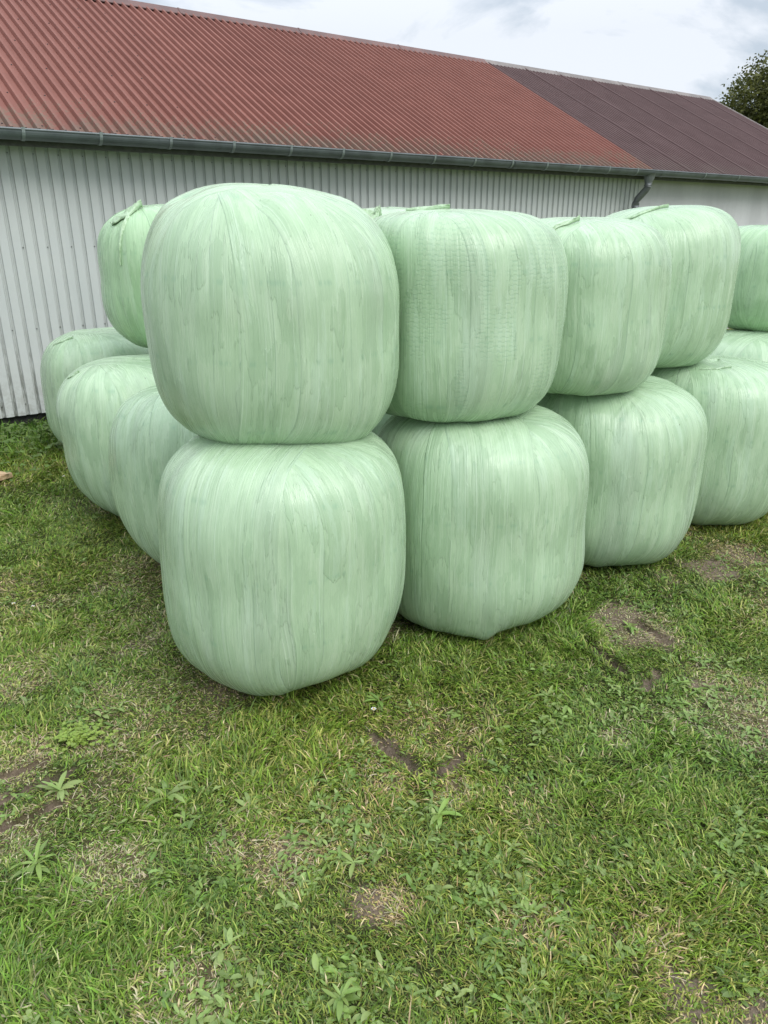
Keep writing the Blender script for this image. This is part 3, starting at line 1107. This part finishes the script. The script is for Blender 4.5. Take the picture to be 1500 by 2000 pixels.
def wood_material():
    m = Mat('sawn_softwood')
    o = m.obj()
    n = m.noise(m.scale(o, (4, 40, 40)), 1, 4, .6, dist=.4)
    m.set(Base_Color=m.mixc(m.ramp(n, .35, .65), (.42, .27, .15), (.62, .45, .28)), Roughness=.75, Normal=m.bump(n, .002))
    return m.m


bo = bd.build('wooden_board', wood_material())
bv = bo.modifiers.new('b', 'BEVEL'); bv.width = .003; bv.segments = 2
tag(bo, "pale sawn wooden board lying in the grass at the left edge of the photo", 'board')

# ------------------------------------------------------------------ tree behind the barn
def leaf_material(name, a, b, trans=.3):
    m = Mat(name)
    col = m.attr('tone').outputs['Fac']
    c = m.mixc(col, a, b)
    m.set(Base_Color=c, Roughness=.55, Specular_IOR_Level=.35)
    tr = m.n('ShaderNodeBsdfTranslucent')
    m.l(c, tr.inputs[0])
    mx_ = m.n('ShaderNodeMixShader'); mx_.inputs[0].default_value = trans
    m.l(m.b.outputs[0], mx_.inputs[1]); m.l(tr.outputs[0], mx_.inputs[2]); m.l(mx_.outputs[0], m.out.inputs[0])
    return m.m


def make_tree(x, y, H, Rc, seed):
    rg = np.random.default_rng(seed)
    root = empty('oak_tree', (x, y, 0))
    tag(root, "broad dark green tree standing behind the far end of the barn roof", 'tree')
    tb = MB()
    tb.tube([(0, 0, -.3), (.1, 0, 1.5), (.0, .1, 3.4), (.2, 0, 5.5), (.1, .1, H * .8)], [.5, .38, .32, .24, .07], 14)
    centres = []
    for i in range(46):
        az = rg.uniform(0, 2 * np.pi); el = rg.uniform(-.25, 1.25)
        rr = Rc * rg.uniform(.55, 1.0)
        c = np.array([math.cos(az) * math.cos(el) * rr, math.sin(az) * math.cos(el) * rr, H * .56 + math.sin(el) * (H * .44) * rg.uniform(.8, 1.0)])
        centres.append((c, rg.uniform(.7, 1.9)))
        s_ = np.array([0.1, .05, H * rg.uniform(.3, .6)])
        mid_ = s_ * .5 + c * .5 + np.array([0, 0, -.3])
        tb.tube([s_, mid_, c], [.14, .08, .02], 7)
    tb.build('trunk', simple('bark', (.10, .085, .065), .9, ns=6, bump=.03), root, True)
    N_ = 210000
    pts = []
    for c, rad in centres:
        k = int(N_ / len(centres))
        d_ = rg.normal(size=(k, 3)); d_ /= np.linalg.norm(d_, axis=1)[:, None]
        rr = rad * rg.uniform(.35, 1.0, (k, 1)) ** .5
        p = c + d_ * rr * np.array([1, 1, .75]) + rg.normal(size=(k, 3)) * .10
        # open gaps
        keep = fbm(p[:, 0] * 1.6, p[:, 1] * 1.6, p[:, 2] * 1.6, seed, 2) > -.30
        pts.append(p[keep])
    p = np.concatenate(pts)
    n = len(p)
    a1 = rg.normal(size=(n, 3)); a1[:, 2] *= .5; a1 /= np.linalg.norm(a1, axis=1)[:, None]
    a2 = np.cross(a1, rg.normal(size=(n, 3))); a2 /= np.linalg.norm(a2, axis=1)[:, None]
    s1 = rg.uniform(.045, .08, (n, 1)); s2 = s1 * .55
    v = np.stack([p - a1 * s1, p + a2 * s2, p + a1 * s1, p - a2 * s2], 1).reshape(-1, 3)
    tone = np.repeat(np.clip(.5 + .35 * fbm(p[:, 0] * .9, p[:, 1] * .9, p[:, 2] * .9, 4, 2) + rg.normal(size=n) * .22, 0, 1), 4)
    np_mesh('crown', v, np.arange(4 * n), np.full(n, 4), leaf_material('oak_leaves', (.038, .050, .012), (.160, .165, .042), .25), root, False, {'tone': ('FLOAT', tone)})
    return root


make_tree(16.2, 27.5, 7.2, 5.1, 5)

# ------------------------------------------------------------------ grass
PAL = np.array([(.205, .318, .042), (.115, .202, .030), (.285, .325, .078), (.420, .435, .135), (.590, .490, .310), (.160, .240, .060), (.40, .29, .17)])


def inside_stack(x, y):
    f = np.zeros(x.shape, bool)
    for k_, b in BALES.items():
        if b[3] > .5: continue
        f |= np.hypot(x - b[0], y - b[1]) < b[2] * .50
    return f


def visible_area(x, y):
    ok = (np.abs(x) < .60 * y + .75)
    w = -x * U[1] * 0 + (x * NB[0] + y * NB[1])
    ok &= w < WALL + .10
    # the middle of the stack and what lies straight behind it is shut in
    s_ = x * U[0] + y * U[1]
    ok &= ~((w > 3.35) & (s_ > 2.2))
    return ok


def scatter(n, y0, y1, rg):
    xm = .60 * y1 + .75
    x = rg.uniform(-xm, xm, n); y = rg.uniform(y0, y1, n)
    m_ = visible_area(x, y) & ~inside_stack(x, y)
    return x[m_], y[m_]


def blades(x, y, rg, lscale=1.0, wscale=1.0):
    n = len(x)
    di, dr_, lu = dirt_f(x, y), dry_f(x, y), lush_f(x, y)
    clump = fbm(x * 11, y * 11, 0, 61, 2)
    bare = sstep(.25, .55, fbm(x * 14, y * 14, 0, 63, 2)) * .6
    keep = rg.random(n) > np.clip(di * 1.0 - .30 + .45 * fbm(x * 20, y * 20, 0, 65, 2), 0, .97)
    keep &= rg.random(n) > bare * (1 - .7 * lu)
    x, y, di, dr_, lu, clump = [a[keep] for a in (x, y, di, dr_, lu, clump)]
    n = len(x)
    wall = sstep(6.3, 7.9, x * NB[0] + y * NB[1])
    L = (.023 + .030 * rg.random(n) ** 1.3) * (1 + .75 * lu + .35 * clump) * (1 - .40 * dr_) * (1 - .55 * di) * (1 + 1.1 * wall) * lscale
    L *= np.where(rg.random(n) < .03, 1.6, 1)
    w = (.0010 + .0009 * rg.random(n)) * wscale * (1 + .3 * lu)
    az = 2 * np.pi * (fbm(x * 3.2, y * 3.2, 0, 71, 3) * 1.3) + rg.normal(size=n) * 1.1
    a0 = np.radians(rg.uniform(15, 82, n)) * (1 - .25 * lu) + .25 * dr_
    cv = np.radians(rg.uniform(8, 42, n))
    h0 = height(x, y) - .003
    d = np.stack([np.cos(az), np.sin(az)], -1)
    tw = az + np.pi / 2 + rg.normal(size=n) * .5
    side = np.stack([np.cos(tw), np.sin(tw), rg.normal(size=n) * .25], -1)
    P0 = np.stack([x, y, h0], -1)

    def step(P, ang, l):
        return P + np.concatenate([d * (np.sin(ang) * l)[:, None], (np.cos(ang) * l)[:, None]], 1)
    P1 = step(P0, a0, L * .36)
    P2 = step(P1, a0 + cv, L * .34)
    P3 = step(P2, a0 + 2.1 * cv, L * .30)
    for P_, mn in ((P1, .002), (P2, .003), (P3, .002)):
        P_[:, 2] = np.maximum(P_[:, 2], h0 + .003 + mn)
    sw = side * w[:, None]
    V = np.stack([P0 - sw, P0 + sw, P1 - sw, P1 + sw, P2 - sw * .75, P2 + sw * .75, P3], 1)
    # colours
    r = rg.random(n) + .25 * fbm(x * 2, y * 2, 0, 83, 2)
    pd = .055 + .60 * dr_ + .45 * di
    idx_ = np.where(r < .30, 0, np.where(r < .50, 1, np.where(r < .82, 2, 5)))
    u = rg.random(n)
    idx_ = np.where(u < pd, np.where(rg.random(n) < .45, 4, np.where(rg.random(n) < .6, 3, 6)), idx_)
    idx_ = np.where((lu > .35) & (u > .16) & (rg.random(n) < .6), np.where(rg.random(n) < .7, 0, 3), idx_)
    col = PAL[idx_] * rg.uniform(.42, 1.34, (n, 1)) * rg.uniform(.93, 1.07, (n, 3))
    yel = np.clip(.5 + .9 * fbm(x * .8 + 3, y * .8, 0, 87, 3), 0, 1)[:, None]
    col = col * (np.array([.86, 1.0, .95]) * (1 - yel) + np.array([1.08, 1.03, .88]) * yel)
    col = col * (1 - .35 * wall[:, None] * np.array([1, .3, .8]))  # darker green near the wall: shade of wall and bales put into blade colour
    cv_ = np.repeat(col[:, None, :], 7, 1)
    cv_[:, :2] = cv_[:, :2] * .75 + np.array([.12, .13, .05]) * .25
    b0 = (np.arange(n) * 7)[:, None]
    loops = (b0 + np.array([0, 1, 3, 2, 2, 3, 5, 4, 4, 5, 6])).ravel()
    sizes = np.tile([4, 4, 3], n)
    return V.reshape(-1, 3), loops, sizes, cv_.reshape(-1, 3)


def grass_material():
    m = Mat('grass_blades')
    c = m.attr('tone').outputs['Color']
    m.set(Base_Color=c, Roughness=.48, Specular_IOR_Level=.38)
    tr = m.n('ShaderNodeBsdfTranslucent'); m.l(c, tr.inputs[0])
    mx_ = m.n('ShaderNodeMixShader'); mx_.inputs[0].default_value = .24
    m.l(m.b.outputs[0], mx_.inputs[1]); m.l(tr.outputs[0], mx_.inputs[2]); m.l(mx_.outputs[0], m.out.inputs[0])
    return m.m


parts = []
rg = np.random.default_rng(99)
for (y0_, y1_, dens, ls, ws) in ((.95, 2.2, 27000, .92, 1.3), (2.2, 3.4, 21000, .92, 1.45), (3.4, 5.0, 14000, .95, 1.75), (5.0, 7.0, 7500, 1.1, 1.8), (7.0, 12.0, 3500, 1.1, 2.3)):
    n = int(dens * (y1_ - y0_) * 2 * (.60 * y1_ + .75))
    x, y = scatter(n, y0_, y1_, rg)
    parts.append(blades(x, y, rg, ls, ws))
# fallen straw on the dry and bare spots
x, y = scatter(90000, .95, 5.2, rg)
kk = rg.random(len(x)) < np.clip(.75 * dry_f(x, y) + .35 * dirt_f(x, y), 0, 1) ** 1.5
x, y = x[kk], y[kk]
n = len(x)
az = rg.uniform(0, 2 * np.pi, n); L = rg.uniform(.012, .05, n); w = rg.uniform(.0006, .0013, n)
d3 = np.stack([np.cos(az), np.sin(az), rg.normal(size=n) * .12], -1); s3 = np.stack([-np.sin(az), np.cos(az), rg.normal(size=n) * .3], -1)
P0 = np.stack([x, y, height(x, y) + rg.uniform(.002, .014, n)], -1)
mid_ = P0 + d3 * (L * .5)[:, None] + np.stack([0 * x, 0 * x, L * .10], -1); P3 = P0 + d3 * L[:, None]
mid2 = mid_ * .5 + P3 * .5 + np.stack([0 * x, 0 * x, L * .04], -1)
sw = s3 * w[:, None]
V = np.stack([P0 - sw, P0 + sw, mid_ - sw, mid_ + sw, mid2 - sw, mid2 + sw, P3], 1)
col = np.array([(.56, .46, .29), (.42, .31, .19), (.62, .55, .38)])[rg.integers(0, 3, n)] * rg.uniform(.6, 1.15, (n, 1))
b0 = (np.arange(n) * 7)[:, None]
parts.append((V.reshape(-1, 3), (b0 + np.array([0, 1, 3, 2, 2, 3, 5, 4, 4, 5, 6])).ravel(), np.tile([4, 4, 3], n), np.repeat(col, 7, 0)))
off = 0
LV, LL, LS, LC = [], [], [], []
for V, l, s_, c in parts:
    LV.append(V); LL.append(l + off); LS.append(s_); LC.append(c); off += len(V)
print('blade verts', off)
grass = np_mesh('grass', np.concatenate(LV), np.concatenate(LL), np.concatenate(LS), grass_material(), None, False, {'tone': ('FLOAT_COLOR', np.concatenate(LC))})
tag(grass, "short trodden lawn grass around the bales, green with straw coloured patches", 'grass', kind='stuff')


# ------------------------------------------------------------------ broad leaves among the grass
def leaf_geo(base, az, L, w, lift, droop, rg, seg=6, lobed=0.0):
    """one leaf: returns verts (seg*3+...) as a folded strip"""
    t = np.linspace(0, 1, seg + 1)
    wid = w * np.sin(np.pi * np.clip(t * .93 + .07, 0, 1) ** 1.25) ** .8 + .0012 * (1 - t)
    if lobed:
        wid = wid * (1 - lobed * (np.arange(seg + 1) % 2))
    ang = lift - droop * t
    dx = np.concatenate([[0], np.cumsum(np.cos(ang[:-1]) * L / seg)])
    dz = np.concatenate([[0], np.cumsum(np.sin(ang[:-1]) * L / seg)])
    dd = np.array([math.cos(az), math.sin(az)]); sd = np.array([-dd[1], dd[0]])
    bend = rg.normal() * .12
    v = []
    for i in range(seg + 1):
        c = np.array([*(dd * dx[i] + sd * bend * dx[i] * t[i]), max(dz[i], -.01)]) + base
        cup = wid[i] * .30
        rip = .15 * wid[i] * rg.normal()
        v += [c + np.array([*(sd * wid[i]), cup + rip]), c, c + np.array([*(-sd * wid[i]), cup - rip])]
    f = []
    for i in range(seg):
        a = i * 3
        f += [(a, a + 1, a + 4, a + 3), (a + 1, a + 2, a + 5, a + 4)]
    return v, f


def weed_material():
    m = Mat('broad_leaf')
    c = m.attr('tone').outputs['Color']
    n = m.noise(m.obj(), 90, 3)
    c = m.mixc(m.ramp(n, .4, .7, 0, .25), c, (.16, .21, .08))
    m.set(Base_Color=c, Roughness=.42, Specular_IOR_Level=.5)
    tr = m.n('ShaderNodeBsdfTranslucent'); m.l(c, tr.inputs[0])
    mx_ = m.n('ShaderNodeMixShader'); mx_.inputs[0].default_value = .2
    m.l(m.b.outputs[0], mx_.inputs[1]); m.l(tr.outputs[0], mx_.inputs[2]); m.l(mx_.outputs[0], m.out.inputs[0])
    return m.m


M_WEED = weed_material()
M_PETAL = simple('white_petal', (.80, .80, .78), .5, amt=.05)
M_YOLK = simple('yellow_disc', (.70, .48, .04), .6)


class Leaves:
    def __init__(self):
        self.v, self.f, self.c = [], [], []

    def add(self, v, f, col):
        b = len(self.v)
        self.v += v; self.f += [tuple(b + i for i in q_) for q_ in f]
        self.c += [col] * len(v)

    def build(self, name, parent=None):
        sizes = np.array([len(q_) for q_ in self.f]); loops = np.array([i for q_ in self.f for i in q_])
        return np_mesh(name, np.array(self.v), loops, sizes, M_WEED, parent, True, {'tone': ('FLOAT_COLOR', np.array(self.c))})


def weed_col(rg, k=0):
    base = [(.215, .320, .072), (.150, .245, .050), (.250, .340, .100), (.25, .35, .055)][k]
    return tuple(np.array(base) * rg.uniform(.75, 1.2) * rg.uniform(.94, 1.06, 3))


def rosette(Lv, x, y, z, R_, n_, rg, kind=0, w=.2):
    a0 = rg.uniform(0, 6.28)
    for i in range(n_):
        L = R_ * rg.uniform(.35, 1.1)
        v, f = leaf_geo(np.array([x, y, z]) + np.array([*(rg.normal(size=2) * .004), .004]), a0 + i * 2.4 + rg.normal() * .5, L, L * w * .62 * rg.uniform(.7, 1.2),
                        rg.uniform(.05, .75), rg.uniform(.3, 1.4), rg, 7)
        Lv.add(v, f, weed_col(rg, kind))


rg = np.random.default_rng(1234)
WEED = [(.76, 2.68, .20, 46), (.26, 2.04, .13, 24), (.27, 1.86, .14, 22), (.33, 1.76, .15, 22), (.42, 1.8, .14, 20), (-.12, 1.95, .14, 22), (-.22, 2.09, .10, 16),
        (1.21, 2.73, .13, 22), (1.4, 2.81, .15, 24), (1.11, 1.84, .2, 26), (.55, 1.53, .16, 22), (.47, 1.56, .12, 14), (.16, 2.07, .12, 18), (-.12, 2.36, .14, 34), (1.2, 1.97, .2, 30),
        (1.09, 2.71, .15, 22), (-.39, 2.43, .14, 12), (.4, 1.7, .12, 12), (1.0, 1.48, .12, 16), (-.55, 1.41, .10, 14), (-.13, 1.37, .12, 20), (.6, 1.8, .14, 16),
        (-1.03, 1.48, .16, 18), (1.15, 3.42, .16, 16), (1.7, 3.9, .5, 40), (2.3, 3.9, .4, 40), (1.9, 3.1, .3, 36), (1.45, 2.5, .2, 18), (-.8, 2.1, .3, 14), (-.9, 1.6, .3, 14),
        (.1, 1.5, .4, 22), (.8, 1.9, .35, 30), (-.3, 1.7, .3, 14), (-1.1, 2.6, .4, 22), (-.6, 1.85, .3, 12), (.5, 2.3, .4, 20), (-.2, 2.7, .4, 16), (2.6, 4.6, .5, 30), (-2.0, 3.6, .7, 24)]
wl = Leaves()
for i in range(150):                                      # scattered through the whole near lawn
    y = 1.2 + 4.2 * rg.random() ** 1.3
    WEED.append(((rg.random() * 2 - 1) * (.6 * y + .4) + .25, y, .12, int(rg.integers(2, 9))))
inside = lambda a, b: bool(inside_stack(np.array([a]), np.array([b]))[0])
for (x, y, r_, n_) in WEED:
    for i in range(max(2, int(n_ * .75))):
        cx_, cy_ = x + rg.normal() * r_ * .6, y + rg.normal() * r_ * .6
        a0_ = rg.uniform(0, 6.28)
        kk_ = rg.integers(0, 3); rr_ = rg.uniform(.018, .046)
        if inside(cx_, cy_): continue
        for j in range(rg.integers(5, 12)):
            px_, py_ = cx_ + rg.normal() * .014, cy_ + rg.normal() * .014
            L = rr_ * rg.uniform(.6, 1.25)
            v, f = leaf_geo(np.array([px_, py_, float(height(px_, py_)) + rg.uniform(-.002, .014)]), a0_ + j * 2.4 + rg.normal() * .5, L, L * rg.uniform(.10, .21), rg.uniform(.0, .75), rg.uniform(.2, 1.3), rg, 6,
                            .3 if rg.random() < .2 else 0)
            wl.add(v, f, weed_col(rg, kk_))
for i in range(1500):                                     # low leafy growth at the foot of the barn wall
    s_ = rg.uniform(.4, 3.2); w_ = 8.15 - abs(rg.normal()) * .75
    px_, py_ = U[0] * s_ + NB[0] * w_, U[1] * s_ + NB[1] * w_
    L = rg.uniform(.03, .07)
    v, f = leaf_geo(np.array([px_, py_, rg.uniform(.02, .12)]), rg.uniform(0, 6.28), L, L * rg.uniform(.3, .45), rg.uniform(-.1, .5), rg.uniform(.1, .9), rg, 4)
    wl.add(v, f, tuple(np.array(weed_col(rg, 1)) * .8))
wo_ = wl.build('broadleaf_weeds')

# crumbs of soil on the bare spots
cr_v, cr_f = [], []
ico = [(0, 0, 1), (.9, 0, .2), (.28, .86, .2), (-.73, .53, .2), (-.73, -.53, .2), (.28, -.86, .2), (0, 0, -.6)]
icf = [(0, 1, 2), (0, 2, 3), (0, 3, 4), (0, 4, 5), (0, 5, 1), (6, 2, 1), (6, 3, 2), (6, 4, 3), (6, 5, 4), (6, 1, 5)]
xs, ys = scatter(60000, 1.0, 5.0, rg)
dd_ = dirt_f(xs, ys)
sel = np.where(rg.random(len(xs)) < dd_ ** 2 * .55)[0][:5000]
for i in sel:
    r_ = .0016 + .006 * rg.random() ** 3
    hz_ = float(height(xs[i], ys[i]))
    b_ = len(cr_v)
    for p in ico:
        k_ = rg.uniform(.7, 1.3)
        cr_v.append((xs[i] + p[0] * r_ * k_, ys[i] + p[1] * r_ * k_, hz_ + p[2] * r_ * .7 * k_ + r_ * .2))
    cr_f += [tuple(b_ + q_ for q_ in f_) for f_ in icf]
crumbs = mesh('soil_crumbs', cr_v, cr_f, simple('crumbly_soil', (.22, .165, .125), .95, ns=60, amt=.25), None, False)
tag(crumbs, "crumbs of brown soil lying on the bare spots of the lawn", 'soil', kind='stuff')
tag(wo_, "loose broad weed leaves scattered through the lawn", 'weeds', kind='stuff')

IND = [  # x, y, reach, leaves, kind, width, label
    (-.81, 2.17, .115, 13, 2, .15, "large pale green rosette of long narrow leaves on the left, in bright green grass"),
    (-.49, 2.12, .070, 11, 2, .20, "compact light green rosette of pointed leaves left of the dry patch"),
    (-1.16, 1.86, .100, 12, 0, .13, "narrow leaved rosette with a yellowish heart at the left edge of the lawn"),
    (-1.215, 2.19, .085, 16, 2, .16, "dense tuft of grey green leaves at the end of the tyre rut"),
    (-.02, 2.76, .075, 10, 0, .17, "rosette beside a white daisy just in front of the front corner bale"),
    (1.08, 3.36, .060, 9, 1, .20, "dark leafy rosette at the left rim of the worn brown patch"),
    (1.30, 3.40, .080, 10, 0, .18, "rosette growing in the middle of the worn brown patch"),
    (.74, 2.80, .070, 10, 2, .22, "grey green tuft standing up behind the broad leafed weed patch"),
    (.20, 2.08, .085, 12, 0, .20, "broad leafed rosette below the V shaped tyre print"),
    (-.10, 1.86, .080, 9, 2, .17, "rosette of smooth leaves right of the dry straw patch"),
    (.44, 1.93, .085, 5, 2, .20, "few large upright leaves near the right of the centre foreground"),
    (-.12, 1.40, .070, 14, 0, .16, "wide rosette at the bottom edge of the photo, left of centre"),
]
for (x, y, r_, n_, k_, w_, lab) in IND:
    Lv = Leaves()
    rosette(Lv, 0, 0, 0, r_, n_, rg, k_, w_)
    o = Lv.build('weed_rosette')
    o.location = (x, y, float(height(x, y)) + .012)
    tag(o, lab, 'weed', 'leafy weed rosettes in the lawn')

# yellow-green creeping clump by the ruts
Lv = Leaves()
for i in range(170):
    a = rg.uniform(0, 6.28); q_ = abs(rg.normal()) * .055
    p = np.array([math.cos(a) * q_ * 1.3, math.sin(a) * q_, rg.uniform(.008, .032)])
    for k in range(3):
        v, f = leaf_geo(p, a + k * 2.1, .014, .0062, .35, .5, rg, 3)
        Lv.add(v, f, weed_col(rg, 3))
o = Lv.build('clover_clump')
o.location = (-1.27, 2.50, float(height(-1.27, 2.50)) + .004)
tag(o, "small yellow green clump of round leaved clover above the tyre ruts", 'clover', kind='stuff')


def daisy(x, y, r_, lab):
    root = empty('daisy', (x, y, float(height(x, y)) + .03))
    tag(root, lab, 'flower', 'small white daisies in the lawn')
    b = MB()
    for i in range(9):
        a = 2 * math.pi * i / 9 + random.uniform(-.1, .1)
        c, s_ = math.cos(a), math.sin(a)
        e = r_ * random.uniform(.85, 1.05); w = r_ * .2
        zt = random.uniform(.0, .006)
        v = [(c * r_ * .2, s_ * r_ * .2, .002), (c * e * .65 - s_ * w, s_ * e * .65 + c * w, .004 + zt * .5), (c * e, s_ * e, .003 + zt), (c * e * .65 + s_ * w, s_ * e * .65 - c * w, .004 + zt * .5)]
        b.add(v, [(0, 1, 2, 3)])
    b.build('petals', M_PETAL, root)
    d = MB(); d.tube([(0, 0, .001), (0, 0, .005), (0, 0, .007)], [r_ * .28, r_ * .26, r_ * .1], 10); d.build('flower_centre', M_YOLK, root, True)
    s = MB(); s.tube([(0, 0, .001), (.003, .002, -.015), (.004, 0, -.032)], .0011, 6); s.build('stem', M_WEED, root)


daisy(-.045, 2.68, .014, "white daisy between the front corner bale and the V shaped tyre print")
daisy(-1.93, 3.58, .012, "white daisy at the left edge of the lawn, the right one of a pair")
daisy(-2.05, 3.61, .012, "white daisy at the left edge of the lawn, the left one of a pair")
daisy(-2.68, 5.84, .014, "white daisy near the board and the rear left bales")
